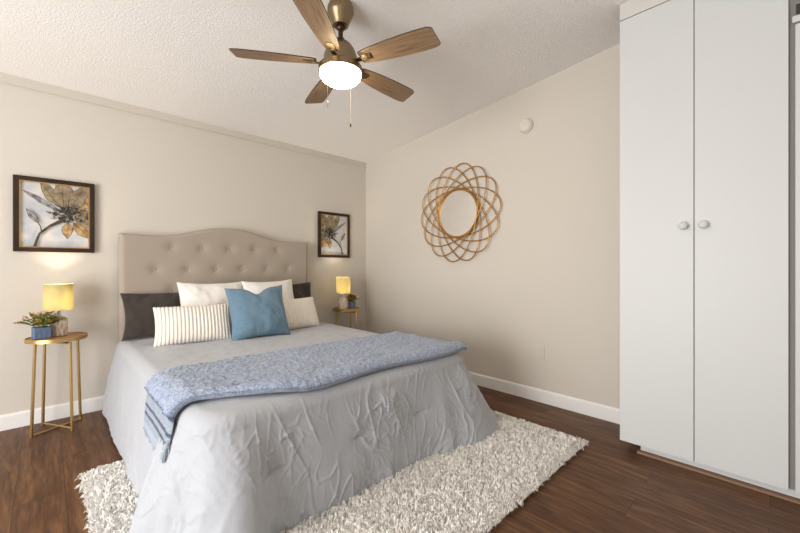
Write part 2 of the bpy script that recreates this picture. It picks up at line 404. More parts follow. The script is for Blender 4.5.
def painting(label, loc, mirror):
    w, h = .435, .53
    t = thing('framed_painting', label, 'painting', loc, 0, 'framed flower paintings')
    mb = MB(); fw = .030
    for (a, b_, c, d) in ((-w/2, w/2, h/2-fw, h/2), (-w/2, w/2, -h/2, -h/2+fw), (-w/2, -w/2+fw, -h/2+fw, h/2-fw), (w/2-fw, w/2, -h/2+fw, h/2-fw)):
        mb.box(a, b_, -.032, -.001, c, d)
    mb.build('frame', M['art_frame'], t, smooth=0, bevel=.003)
    iw, ih = w/2-fw, h/2-fw; mb = MB(); g = .006
    for (a, b_, c, d) in ((-iw, iw, ih-g, ih), (-iw, iw, -ih, -ih+g), (-iw, -iw+g, -ih+g, ih-g), (iw-g, iw, -ih+g, ih-g)):
        mb.box(a, b_, -.026, -.002, c, d)
    mb.build('gold_lip', M['gold'], t, smooth=0)
    mb = MB(); lay = [-.012]; sx = -1 if mirror else 1
    mats = [M['canvas'], M['p_taupe'], M['p_ochre'], M['p_dark'], M['p_grey']]
    mb.box(-iw+g, iw-g, -.012, -.004, -ih+g, ih-g, 0)
    lim = (iw-g-.001, ih-g-.001)
    cl_ = lambda p: (max(-lim[0], min(lim[0], p[0])), max(-lim[1], min(lim[1], p[1])))
    def poly(pts, mi):
        lay[0] -= .00012; q = [cl_((sx*p[0], p[1])) for p in pts]
        n = len(q); mb.add([(p[0], lay[0], p[1]) for p in q], [tuple(range(n)) if sx < 0 else tuple(range(n))[::-1]], mi)
    def line(pts, ws, mi):
        A, B = stroke(pts, ws); lay[0] -= .00012
        v = [(sx*cl_(p)[0], lay[0], cl_(p)[1]) for p in A]+[(sx*cl_(p)[0], lay[0], cl_(p)[1]) for p in B]
        n = len(pts); mb.add(v, [(i, i+1, n+i+1, n+i) for i in range(n-1)], mi)
    def leaf(cx, cz, an, ln, wd, mi, sd, edge=True):
        p = petal(cx, cz, R(an), ln, wd, seed=sd)
        poly(p, mi)
        if edge: line(p+[p[0]], .0014, 3)
        line([(cx, cz), (cx+ln*.5*math.cos(R(an+3)), cz+ln*.5*math.sin(R(an+3))), (cx+ln*.9*math.cos(R(an)), cz+ln*.9*math.sin(R(an)))], [.002, .0012, .0006], 3)
    # big bloom, upper right, opening upward
    hx, hz = .045, .005
    leaf(hx-.02, hz+.03, 146, .24, .017, 4, 1); leaf(hx-.02, hz+.06, 120, .22, .036, 1, 2)
    leaf(hx+.03, hz+.05, 40, .20, .050, 2, 5); leaf(hx+.04, hz+.0, 10, .17, .040, 2, 6)
    leaf(hx, hz+.05, 92, .22, .060, 1, 3); leaf(hx+.03, hz+.04, 64, .24, .046, 1, 4)
    leaf(hx+.06, hz-.02, -20, .14, .038, 1, 9)
    leaf(hx+.02, hz-.05, -92, .12, .030, 2, 7); leaf(hx+.05, hz-.05, -50, .15, .034, 2, 8)
    rr = random.Random(3)
    for i in range(80):
        a = rr.uniform(0, 6.28); q = rr.uniform(0, 1)**.6
        px, pz = hx+.03+.105*q*math.cos(a), hz+.01+.065*q*math.sin(a)
        poly(petal(px, pz, rr.uniform(0, 6.28), rr.uniform(.014, .04), rr.uniform(.004, .010), 6, 1, i), rr.choice([3, 3, 3, 4, 1]))
    for i in range(14):
        a = R(rr.uniform(20, 160)); line([(hx+.02, hz), (hx+.02+.06*math.cos(a), hz+.06*math.sin(a)), (hx+.02+.11*math.cos(a+.1), hz+.11*math.sin(a+.1))], [.002, .0014, .0006], 3)
    # stem and bud
    line([(hx, hz-.03), (-.03, -.075), (-.085, -.135), (-.10, -.185), (-.11, -.232)], [.014, .008, .007, .007, .009], 3)
    line([(-.075, -.122), (-.08, -.085), (-.095, -.05)], [.004, .003, .002], 3)
    leaf(-.092, -.06, 122, .115, .017, 4, 12)
    mb.build('canvas', mats, t, smooth=0)
    return t
painting('framed flower painting left of the headboard, bloom at its upper right', (-2.897, 0, 1.490), False)
painting('framed flower painting between the headboard and the corner, bloom at its upper left', (-.487, 0, 1.490), True)

# ---------------------------------------------------------------- shag rug
rx0, rx1, ry0, ry1 = -2.82, -.495, -2.855, -1.11
rug = thing('shag_rug', 'white rectangular shag rug under the foot of the bed', 'rug', (0, 0, 0))
mb = MB(); mb.box(rx0+.02, rx1-.02, ry0+.02, ry1-.02, .001, .019); mb.build('backing', M['shag_base'], rug, smooth=0)
n = 170000
px = RNG.uniform(rx0+.008, rx1-.008, n); py = RNG.uniform(ry0+.008, ry1-.008, n)
nc = 13000; ccx = RNG.uniform(rx0, rx1, nc); ccy = RNG.uniform(ry0, ry1, nc)
cell = {}
for i in range(nc): cell.setdefault((int(ccx[i]/.03), int(ccy[i]/.03)), []).append(i)
ci = np.zeros(n, int)
cells = [(a, b) for a in (-1, 0, 1) for b in (-1, 0, 1)]
kx = (px/.03).astype(int); ky = (py/.03).astype(int)
for i in range(n):
    best = 9; bj = 0
    for a, b_ in cells:
        for j in cell.get((kx[i]+a, ky[i]+b_), ()):
            d_ = (ccx[j]-px[i])**2+(ccy[j]-py[i])**2
            if d_ < best: best = d_; bj = j
    ci[i] = bj
lx = RNG.normal(0, .009, nc); ly = RNG.normal(0, .009, nc)
tipx = px*.72+ccx[ci]*.28+lx[ci]+RNG.normal(0, .006, n); tipy = py*.72+ccy[ci]*.28+ly[ci]+RNG.normal(0, .006, n)
ex = np.clip((px-rx1+.05)/.05, 0, 1)-np.clip((rx0+.05-px)/.05, 0, 1); ey = np.clip((py-ry1+.05)/.05, 0, 1)-np.clip((ry0+.05-py)/.05, 0, 1)
tipx += ex*.012; tipy += ey*.012
hh = RNG.uniform(.024, .036, n)*(1-.45*np.maximum(abs(ex), abs(ey)))
th = RNG.uniform(0, math.pi, n); wx = np.cos(th)*.0024; wy = np.sin(th)*.0024
V = np.zeros((n, 7, 3), 'f')
for r_, (f_, h_, w_) in enumerate(((0, 0, 1), (.25, .55, 1.2), (.65, .95, .9))):
    x_ = px+(tipx-px)*f_; y_ = py+(tipy-py)*f_; z_ = .008+hh*h_
    V[:, r_*2, 0] = x_-wx*w_; V[:, r_*2, 1] = y_-wy*w_; V[:, r_*2, 2] = z_
    V[:, r_*2+1, 0] = x_+wx*w_; V[:, r_*2+1, 1] = y_+wy*w_; V[:, r_*2+1, 2] = z_
V[:, 6, 0] = tipx; V[:, 6, 1] = tipy; V[:, 6, 2] = .008+hh*(1-.75*np.maximum(abs(ex), abs(ey)))
pat = np.array([0, 1, 3, 2, 2, 3, 5, 4, 4, 5, 6]); lp = (np.arange(n)[:, None]*7+pat[None]).ravel()
st = (np.arange(n)[:, None]*11+np.array([0, 4, 8])[None]).ravel(); tt = np.tile([4, 4, 3], n)
pile = np_mesh('pile', V.reshape(-1, 3), lp, st, tt, M['shag'], rug); pile['kind'] = 'stuff'

# ---------------------------------------------------------------- bed
BX = -1.71; TOP = .55
bed = thing('upholstered_bed', 'queen bed with a beige tufted camelback headboard against the back wall', 'bed', (BX, 0, 0))
def head_top(x):
    a = abs(x)/.825
    s = max(0, min(1, (a-.05)/.66)); s = s*s*(3-2*s)
    return 1.477-(.099)*s+ (.006*max(0, (a-.8)/.2))
btn = [(x, 1.285) for x in (-.47, -.235, 0, .235, .47)]+[(x, 1.098) for x in (-.5875, -.3525, -.1175, .1175, .3525, .5875)]+[(x, .912) for x in (-.47, -.235, 0, .235, .47)]
nu, nv = 260, 170; vs = []
def hb_depth(x, z):
    zt = head_top(x); d = .095
    e = min(.825-abs(x), zt-z); 
    if e < .035: q = max(e, 0)/.035; d -= .035*(1-math.sqrt(max(0, 1-(1-q)**2)))
    dd = 0
    for bx, bz in btn:
        r2 = (x-bx)**2+(z-bz)**2
        if r2 < .03: dd += .017*math.exp(-math.sqrt(r2+.00002)/.020)+.008*math.exp(-r2/.003)
    # faint pulled folds running diagonally between the buttons
    for bx, bz in btn:
        if abs(x-bx) < .12 and abs(z-bz) < .19:
            for sg in (-1, 1):
                ux, uz = sg*.1175/.221, -.187/.221
                al = (x-bx)*ux+(z-bz)*uz; ac = abs((x-bx)*uz-(z-bz)*ux)
                if 0 < al < .2: dd += .0022*math.exp(-(ac/.008)**2)*math.exp(-al/.05)
    return d-dd
for i in range(nu):
    x = -.825+1.65*i/(nu-1)
    zt = head_top(x)
    for j in range(nv):
        z = .25+(zt-.25)*(j/(nv-1)); vs.append((x, -.02-hb_depth(x, z), z))
mb = MB(); mb.add(vs, grid_faces(nu, nv, 0))
o = len(mb.v); ring = [(i*nv+j) for i, j in [(i, 0) for i in range(nu)]+[(nu-1, j) for j in range(1, nv)]+[(i, nv-1) for i in range(nu-2, -1, -1)]+[(0, j) for j in range(nv-2, 0, -1)]]
bk_v = [(mb.v[q][0], -.018, mb.v[q][2]) for q in ring]; mb.v += bk_v
nn = len(ring)
for k in range(nn): mb.f.append((ring[k], o+k, o+(k+1) % nn, ring[(k+1) % nn])); mb.m.append(0)
mb.f.append(tuple(range(o, o+nn))); mb.m.append(0)
hb = mb.build('headboard', M['linen'], bed, smooth=50)
for bx, bz in btn:
    yb = -.02-hb_depth(bx, bz)
    mb = MB(); mb.lathe([(0, .008), (.010, .006), (.0125, .001), (.011, -.003), (.006, -.006), (0, -.007)], 16, (bx, yb-.002, bz), axis='y')
    mb.build('button', M['linen'], hb, smooth=60)
for sx in (-.70, .62):
    mb = MB(); mb.box(sx, sx+.08, -.055, -.02, .001, .26); mb.build('headboard_strut', M['bedframe'], bed, smooth=0)
mb = MB(); mb.box(-.74, .74, -2.12, -.13, .05, .25); mb.build('bed_base', M['bedframe'], bed, smooth=0, bevel=.02)
for (lx_, ly_) in ((-.68, -.2), (.68, -.2), (-.68, -2.05), (.68, -2.05)):
    mb = MB(); mb.box(lx_-.03, lx_+.03, ly_-.03, ly_+.03, (.0 if ly_ > -1 else .013), .06); mb.build('leg', M['bedframe'], bed, smooth=0)
mb = MB(); mb.box(-.75, .75, -2.13, -.13, .25, .50); mb.build('mattress', M['mattress'], bed, smooth=0, bevel=.04)

# ---------------------------------------------------------------- comforter
HW, YF, YH = .785, -2.165, -.14      # half width and foot/head lines of the top sheet (crest)
RC = .10
def contour(n):
    """open U-shaped crest path: head-left -> foot-left -> foot-right -> head-right; returns pos, normal, local s coordinates"""
    segs = []
    Ls = (YH-(YF+RC)); Lc = math.pi/2*RC; Lf = 2*(HW-RC); T = 2*Ls+2*Lc+Lf; out = []
    for k in range(n):
        s = T*k/(n-1)
        if s <= Ls: p = (-HW, YH-s); nr = (-1, 0); c = max(0, 1-(Ls-s)/.42)
        elif s <= Ls+Lc:
            a = (s-Ls)/RC; p = (-HW+RC-RC*math.cos(a), YF+RC-RC*math.sin(a)); nr = (-math.cos(a), -math.sin(a)); c = 1
        elif s <= Ls+Lc+Lf: q = s-Ls-Lc; p = (-HW+RC+q, YF); nr = (0, -1); c = max(0, 1-min(q, Lf-q)/.36)
        elif s <= Ls+2*Lc+Lf:
            a = (s-Ls-Lc-Lf)/RC; p = (HW-RC+RC*math.sin(a), YF+RC-RC*math.cos(a)); nr = (math.sin(a), -math.cos(a)); c = 1
        else: q = s-Ls-2*Lc-Lf; p = (HW, YF+RC+q); nr = (1, 0); c = max(0, 1-q/.42)
        out.append((p, nr, c*c*(3-2*c), s))
    return out, T
def ridged(x, y, z):
    return 1-abs(noise.noise(Vector((x, y, z))))*2
ns, ntop, nside = 1300, 60, 130
cont, T = contour(ns)
tucks = [(x, .285) for x in (-.57, -.13, .30)]
RR = .07; vs = []
s2 = 0; ps = 0
for (p, nr, c, s) in cont:
    s2 += (s-ps)*(2.2 if .02 < abs(nr[0]) < .98 else 1.0); ps = s
    sraw = s; s = s2
    px_, py_ = p; left = px_ < 0; foot = abs(nr[1]) > .5
    sp = (0, max(min(py_, YH), YF+.75)) if abs(nr[0]) > .99 else (0, YF+.75)
    # top, from spine to crest
    for j in range(ntop):
        q = j/(ntop-1); q = 1-(1-q)**1.3
        x = sp[0]+(px_-sp[0])*q; y = sp[1]+(py_-sp[1])*q
        fd_ = min(1, (1-q)*5); fd_ = fd_*fd_*(3-2*fd_)
        z = TOP + fd_*(.006+.010*noise.noise(Vector((x*3.1, y*3.1, 0)))+.004*fbm(x*11, y*11, 4, 3))
        z += fd_*.003*max(0, ridged(x*7+3, y*7, 1)-.75)*4*.6
        ed = 1-q
        vs.append((x, y, z))
    H = TOP-RR
    hem = .022
    fl = (.075 if left else .10)
    if foot: fl = .055
    corner = c*(.07 if left else .25)
    for j in range(1, nside):
        q = j/(nside-1)
        arc = min(1, q/.16); corner_x = 0
        if q < .16:
            a = arc*math.pi/2; off = RR*math.sin(a); z = TOP-RR*(1-math.cos(a))
            h = 0
        else:
            h = (q-.16)/.84; off = RR; z = TOP-RR-(TOP-RR-hem)*h
        # flare and pleats
        corner_x = .5*corner*h**1.25; flare = fl*h**1.15 + .5*corner*h**1.25
        fold = (.006+(.060 if left else .026)*c)*math.sin(s*(17 if foot else 11)+2.2*noise.noise(Vector((s*1.7, 0, 3)))+1.0+h*.9*noise.noise(Vector((s*2, 5, 1))))*h**.9
        fold += (.0015+.010*c)*math.sin(s*37+3*noise.noise(Vector((s*3, 9, h*1.5))))*h
        belly = .020*math.sin(math.pi*min(1, h*1.02))*(1 if foot else .6)
        o_ = off+flare+fold*.9+belly
        hs = 1.0 if foot or c > .2 else .35
        lean = .5*h
        # crumple creases: thin ridges running down the cloth
        w1 = noise.noise(Vector((s*3.5, z*3.5, 2))); w2 = noise.noise(Vector((s*3.5+9, z*3.5, 12)))
        us, uz = s+.05*w1, z+.05*w2
        patch = max(0, min(1, .55+1.3*noise.noise(Vector((s*3.2, z*3.2, 51)))))
        patch2 = max(0, min(1, .5+1.5*noise.noise(Vector((s*4.2, z*4.2, 61)))))
        cr = max(0, ridged(us*9+uz*2.5, uz*2.2, 7)-.80)/.20
        cr2 = max(0, ridged(us*17-uz*7, uz*5+us*2, 17)-.74)/.26
        cr3 = max(0, ridged(us*21+uz*13, uz*11-us*6, 27)-.70)/.30
        env = min(1, arc*.5+h*3)
        o_ += hs*env*(.0115*cr*cr*patch+.0085*cr2*cr2*patch2+.0045*cr3*patch+.006*noise.noise(Vector((s*6, z*4, 31))))
        # stitched tucks on the foot face
        if foot and c < .95:
            for tx, tz in tucks:
                dx, dz = px_-tx, z-tz
                if abs(dx) < .14 and abs(dz) < .12:
                    o_ -= .014*math.exp(-(dx/.045)**2-(dz/.007)**2)+.012*math.exp(-(dx/.07)**2-(dz/.05)**2)
        z += .012*noise.noise(Vector((s*4, 0, 77)))*h
        pass
        vs.append((px_+nr[0]*(o_+corner_x), py_+nr[1]*o_, max(z, .016)))
nvv = ntop+nside-1
com = MB(); com.add(vs, grid_faces(ns, nvv, 0, True))
cfo = com.build('comforter', M['duvet'], None, (BX, 0, 0), smooth=180)
import bmesh
bm = bmesh.new(); bm.from_mesh(cfo.data); bmesh.ops.remove_doubles(bm, verts=bm.verts, dist=2e-4); bm.to_mesh(cfo.data); bm.free()
cf = tag(cfo, 'pale grey-blue wrinkled comforter spread over the bed down to the rug', 'comforter')
md = cf.modifiers.new('thickness', 'SOLIDIFY'); md.thickness = .012; md.offset = -1

# ---------------------------------------------------------------- throw
TY0, TY1 = -1.50, -2.19
Lhang, Lr = .125, .02; HWt = HW-.0
def throw_pt(u, v, lift):
    """u metres along from the left hem, v 0..1 from far edge to near edge"""
    y = TY0+(TY1-TY0)*v
    r = RR+.012+lift; Larc = math.pi/2*(RR+.02)
    Ltop = 2*HWt
    yy = y
    lead = Lhang
    if u < lead:
        d = lead-u; x = -HWt-r-.10*d-.07*d*(v**2); z = TOP-RR-d*.96; n = (-1, 0)
    elif u < lead+Larc:
        a = (u-lead)/Larc*math.pi/2; x = -HWt-r*math.cos(a); z = TOP-RR+r*math.sin(a); n = (-math.cos(a), math.sin(a))
    elif u < lead+Larc+Ltop:
        x = -HWt+(u-lead-Larc); z = TOP+.012+lift; n = (0, 1)
    elif u < lead+2*Larc+Ltop:
        a = (u-lead-Larc-Ltop)/Larc*math.pi/2; x = HWt+r*math.sin(a); z = TOP-RR+r*math.cos(a)
    else:
        d = u-lead-2*Larc-Ltop; x = HWt+r+.25*d; z = TOP-RR-d*.95
    t_ = (x+HWt)/(2*HWt); 
    yy += .035*math.sin(t_*2.6+.6)*(1-v)-.02+v*.20*(lambda q: q*q*(3-2*q))(max(0, min(1, (.30-t_)/.38)))+.02*noise.noise(Vector((u*2.2, v*2, 5)))
    # the near edge droops over the rounded foot crest
    over = (YF+.02)-yy
    if over > 0: z -= over*over*2.0+over*.10
    if x < -HWt and z < TOP-.02: pass
    return x, yy, z
LT = Lhang+2*HWt+math.pi/2*.09+.05
nu_, nv_ = 430, 150; vs = []; along = []
for side in (1, 0):
    for i in range(nu_):
        u = LT*i/(nu_-1)
        for j in range(nv_):
            v = j/(nv_-1); e = min(v, 1-v)*.69; eu = min(u, LT-u)
            flat = 1 if u > .158 else .25
            thick = .026*flat+.004
            prof = math.sqrt(max(0, 1-(1-min(1, e/.02))**2))*math.sqrt(max(0, 1-(1-min(1, (eu+.001)/.01))**2))
            lf = .002+(thick*prof if side else 0)+(.5*thick*(1-prof) if side else .5*thick*(1-prof))
            if side:
                lf += flat*prof*(.006*noise.noise(Vector((u*55, v*38, 2)))+.005*noise.noise(Vector((u*24, v*17, 8)))+.008*noise.noise(Vector((u*6, v*9, 3))))
                if v > .86: lf += .012*flat*math.sin((v-.86)/.14*math.pi)
            wob = .006*noise.noise(Vector((u*28, v*3, 40)))*(1 if e < .01 else 0)
            x, y, z = throw_pt(u, v+wob, lf); vs.append((x, y, z)); along.append(min(1, u*.68))
mb = MB(); mb.add(vs, grid_faces(nu_, nv_, 0, False)+grid_faces(nu_, nv_, nu_*nv_, True))
A = nu_*nv_
for i in range(nu_-1):
    for j, fl_ in ((0, 1), (nv_-1, 0)):
        a = i*nv_+j; q = (a, a+nv_, A+a+nv_, A+a); mb.f.append(q if not fl_ else q[::-1]); mb.m.append(0)
for j in range(nv_-1):
    for i, fl_ in ((0, 0), (nu_-1, 1)):
        a = i*nv_+j; q = (a, a+1, A+a+1, A+a); mb.f.append(q if not fl_ else q[::-1]); mb.m.append(0)
th_root = thing('throw_blanket', 'fluffy blue knit throw laid across the foot of the bed, fringe hanging at left', 'blanket', (BX, 0, 0))
body = mb.build('knit_body', M['throw'], th_root, smooth=180)
at_ = body.data.attributes.new('along', 'FLOAT', 'POINT'); at_.data.foreach_set('value', along)
# fuzz on the knit body
nf = 26000; fv = []; 
rr = random.Random(5)
V = np.zeros((nf, 3, 3), 'f')
for i in range(nf):
    u = rr.uniform(.165, LT-.01); v = rr.random() if rr.random() < .8 else 1-abs(rr.gauss(0, .03))
    v = min(.995, max(.005, v))
    x, y, z = throw_pt(u, v, .024); dx, dy, dz = rr.gauss(0, .006), rr.gauss(0, .006), rr.uniform(.003, .010)
    if x < -HWt: dx -= .006
    if v > .96: dy -= .010; dz -= .006
    a = rr.uniform(0, 3.14); w = .0016
    V[i] = ((x-w*math.cos(a), y-w*math.sin(a), z), (x+w*math.cos(a), y+w*math.sin(a), z), (x+dx, y+dy, z+dz))
fz = np_mesh('fuzz', V.reshape(-1, 3), np.arange(nf*3), np.arange(nf)*3, np.full(nf, 3), M['throw'], th_root, True); fz['kind'] = 'stuff'
at_ = fz.data.attributes.new('along', 'FLOAT', 'POINT'); at_.data.foreach_set('value', [.5]*(nf*3))
mb = MB()
for k in range(170):
    v = (k+.5+rr.uniform(-.3, .3))/170
    x, y, z = throw_pt(.002, v, .006); ln = rr.uniform(.035, .05)*(1+.25*v)
    y2 = y+rr.gauss(0, .004)
    mb.tube([(x, y, z+.012), (x-.006, (y+y2)/2, z-ln*.5), (x-.008+rr.gauss(0, .002), y2, z-ln)], [.0022, .0022, .0014], 5)
fr = mb.build('fringe', M['fringe'], th_root, smooth=80); fr['kind'] = 'stuff'
for (v, ln, up) in ((.93, .070, .0), (1.0, .060, .05)):
    x, y, z = throw_pt(.004+up, v, .01); mb = MB()
    mb.lathe([(0, .012), (.009, .008), (.011, 0), (.008, -.008)], 12, (x-.006, y-.004, z))
    for k in range(34):
        a = rr.uniform(0, 6.28); q = rr.uniform(0, 1)**.5
        mb.tube([(x-.006+.006*q*math.cos(a), y-.004+.006*q*math.sin(a), z-.004), (x-.008+.014*q*math.cos(a), y-.006+.014*q*math.sin(a), z-ln*.5), (x-.010+.018*q*math.cos(a), y-.008+.018*q*math.sin(a), z-ln*rr.uniform(.85, 1.05))], [.002, .002, .0012], 4)
    mb.build('tassel', M['fringe'], th_root, smooth=60)

# ---------------------------------------------------------------- pillows
def pillow(name, label, cat, mt, w, h, th_, loc, lean, rz=0, tilt=0, ribs=0, chop=0, group=None, seed=0, n=70, pinch=.09, wrk=.004, flange=0):
    nu, nv = (n*3 if ribs else n), n; V_ = [[], []]
    for s_ in (0, 1):
        for i in range(nu):
            u = -1+2*i/(nu-1); u = math.sin(u*math.pi/2)*.35+u*.65
            for j in range(nv):
                v = -1+2*j/(nv-1); v = math.sin(v*math.pi/2)*.35+v*.65
                x = u*w/2*(1-pinch*(1-v*v)*abs(u)**3) if False else u*w/2*(1-pinch*(1-v*v)*(u*u))
                y = v*h/2*(1-pinch*(1-u*u)*(v*v))
                k_ = max(0, (1-u*u))**.5*max(0, (1-v*v))**.5
                k_ = k_**.82
                z = th_/2*k_
                nz = Vector((x*7+seed*9, y*7, s_*5+seed))
                z += (wrk*noise.noise(nz)+wrk*.5*noise.noise(nz*2.6))*min(1, k_*2)
                fd = max(0, 1-abs(noise.noise(Vector((x*9+seed, y*9+x*6, seed+s_*3))))*3.2)
                z -= wrk*.5*fd*min(1, k_*1.6)*(1-k_*.5)
                if ribs:
                    rb = abs(math.sin(math.pi*(u*.5+.5)*ribs))
                    z += .0075*(rb-.6)*min(1, k_*3)+.004*rb*(1-min(1, k_*3))*.4
                    y += (.0035*rb)*(1 if v > .97 else -1 if v < -.97 else 0)
                if chop and v > 0:
                    g = math.exp(-(x/(w*.13))**2)*v
                    y -= chop*g*(.4+.6*v); z += .012*g*(1-v)*2 - (chop*.25*g*k_)
                # slump: lower part fuller
                z *= 1+.12*(-v)
                V_[s_].append((x, y, z if s_ == 0 else -z))
    mb = MB(); mb.add(V_[0], grid_faces(nu, nv, 0, False)); mb.add(V_[1], grid_faces(nu, nv, 0, True))
    me_o = mb.build(name, mt, None, smooth=180)
    # weld the seam
    import bmesh
    bm = bmesh.new(); bm.from_mesh(me_o.data); bmesh.ops.remove_doubles(bm, verts=bm.verts, dist=1e-4)
    bmesh.ops.recalc_face_normals(bm, faces=bm.faces); bm.to_mesh(me_o.data); bm.free()
    me_o.matrix_world = Matrix.Translation(loc) @ Matrix.Rotation(rz, 4, 'Z') @ Matrix.Rotation(R(90)-lean, 4, 'X') @ Matrix.Rotation(tilt, 4, 'Z')
    return tag(me_o, label, cat, group)
def stand(x, y, h, lean, sink=.0): # centre of a pillow whose lower edge rests at (x, y) on the bed
    return (x, y+math.sin(lean)*h/2, TOP+.012+math.cos(lean)*h/2-sink)
l1 = R(14)
pillow('sham_pillow', 'dark charcoal pillow leaning on the left end of the headboard', 'pillow', M['charcoal'], .70, .37, .15, stand(-2.19, -.24, .355, l1), l1, R(0), 0, group='charcoal pillows', seed=1, n=80, pinch=.08, wrk=.022)
pillow('sham_pillow', 'dark charcoal pillow leaning on the right end of the headboard', 'pillow', M['charcoal'], .72, .40, .15, stand(-1.235, -.25, .385, l1), l1, R(0), R(1.5), group='charcoal pillows', seed=2, n=80, pinch=.08, wrk=.022)
l2 = R(17)
pillow('square_pillow', 'plain white square pillow behind the left ribbed pillow', 'pillow', M['white_cotton'], .52, .47, .22, stand(-1.935, -.44, .425, l2), l2, R(0), R(-1), group='white square pillows', seed=3, wrk=.012)
pillow('square_pillow', 'plain white square pillow behind the right ribbed pillow', 'pillow', M['white_cotton'], .50, .47, .22, stand(-1.435, -.46, .43, l2), l2, R(2), R(1), group='white square pillows', seed=4, wrk=.012)
l3 = R(22)
pillow('ribbed_pillow', 'white ribbed lumbar pillow left of the blue pillow', 'pillow', M['rib_cotton'], .52, .29, .17, stand(-2.14, -.66, .265, l3), l3, R(-8), R(0), ribs=21, group='ribbed pillows', seed=5, wrk=.004, pinch=.05)
pillow('ribbed_pillow', 'white ribbed lumbar pillow right of the blue pillow', 'pillow', M['rib_cotton'], .52, .29, .17, stand(-1.335, -.66, .265, l3), l3, R(4), R(1), ribs=21, group='ribbed pillows', seed=6, wrk=.004, pinch=.05)
l4 = R(20)
pillow('throw_pillow', 'blue square throw pillow with a pinched top, front centre of the bed', 'pillow', M['blue'], .47, .44, .21, stand(-1.71, -.83, .40, l4), l4, R(-3), R(1.5), chop=.05, seed=7, wrk=.014, pinch=.11)

# ---------------------------------------------------------------- side tables
TZ = .634
def side_table(label, loc):
    t = thing('side_table', label, 'side table', loc, 0, 'side tables flanking the bed')
    mb = MB(); mb.lathe([(0, TZ-.016), (.150, TZ-.016), (.157, TZ-.012), (.157, TZ-.004), (.151, TZ-.0012), (0, TZ-.0012)], 64); mb.build('tabletop', M['table_wood'], t, smooth=40)
    mb = MB(); mb.lathe([(.157, TZ-.020), (.161, TZ-.020), (.161, TZ+.004), (.157, TZ+.004), (.157, TZ-.020)], 64); mb.build('rim', M['brass'], t, smooth=30)
    r = .0062; q2 = r*1.414
    for an in (30, 120):
        zt = TZ-.026 - (0 if an == 30 else .013); ca, sa = math.cos(R(an)), math.sin(R(an))
        for s_ in (1, -1):
            mb = MB(); mb.tube([(s_*.125*ca, s_*.125*sa, zt+r), (s_*.145*ca, s_*.145*sa, .0005)], q2, 4); mb.build('leg', M['brass'], t, smooth=0)
        mb = MB(); mb.tube([(-.125*ca, -.125*sa, zt), (.125*ca, .125*sa, zt)], q2*.98, 4); mb.build('top_rail', M['brass'], t, smooth=0)
        zb = .008 + (0 if an == 30 else .009)
        mb = MB(); mb.tube([(-.144*ca, -.144*sa, zb), (.144*ca, .144*sa, zb)], q2*.7, 4); mb.build('floor_rail', M['brass'], t, smooth=0)
    mb = MB(); mb.lathe([(0, TZ-.03), (.018, TZ-.03), (.022, TZ-.016), (0, TZ-.016)], 20); mb.build('hub', M['brass'], t, smooth=40)
    return t
side_table('round wood-top side table on gold legs left of the bed', (-2.893, -.215, 0))
side_table('round wood-top side table on gold legs in the corner right of the bed', (-.445, -.20, 0))

def table_lamp(label, loc):
    t = thing('table_lamp', label, 'lamp', loc, 0, 'lamps on the side tables')
    mb = MB(); mb.lathe([(0, .001), (.044, .001), (.048, .005), (.048, .116), (.045, .121), (.030, .124)], 40)
    mb.build('base', M['lamp_ceramic'], t, smooth=40)
    mb = MB(); mb.lathe([(.040, .1215), (.034, .130), (.020, .136), (.012, .140), (.010, .165), (0, .165)], 32); mb.build('neck', M['lamp_top'], t, smooth=40)
    mb = MB(); mb.lathe([(0, .160), (.009, .160), (.009, .195), (0, .195)], 16)
    for k in range(3):
        a = k*2.094+.3; mb.tube([(.006*math.cos(a), .006*math.sin(a), .192), (.077*math.cos(a), .077*math.sin(a), .198)], .0014, 6)
    mb.build('shade_fitting', M['brass'], t, smooth=40)
    mb = MB(); mb.lathe([(0, .197), (.010, .203), (.016, .218), (.024, .235), (.024, .248), (.016, .262), (0, .268)], 20); mb.build('bulb', M['bulb'], t, smooth=80)
    mb = MB(); seg = 64
    mb.lathe([(.078, .180), (.0795, .180), (.0795, .362), (.078, .362), (.078, .180)], seg)
    sh = mb.build('lamp_shade', M['shade'], t, smooth=40)
    return t
table_lamp('lit table lamp with a yellow drum shade on the left side table', (-2.885, -.165, TZ))
table_lamp('lit table lamp with a yellow drum shade on the corner side table', (-.487, -.20, TZ))

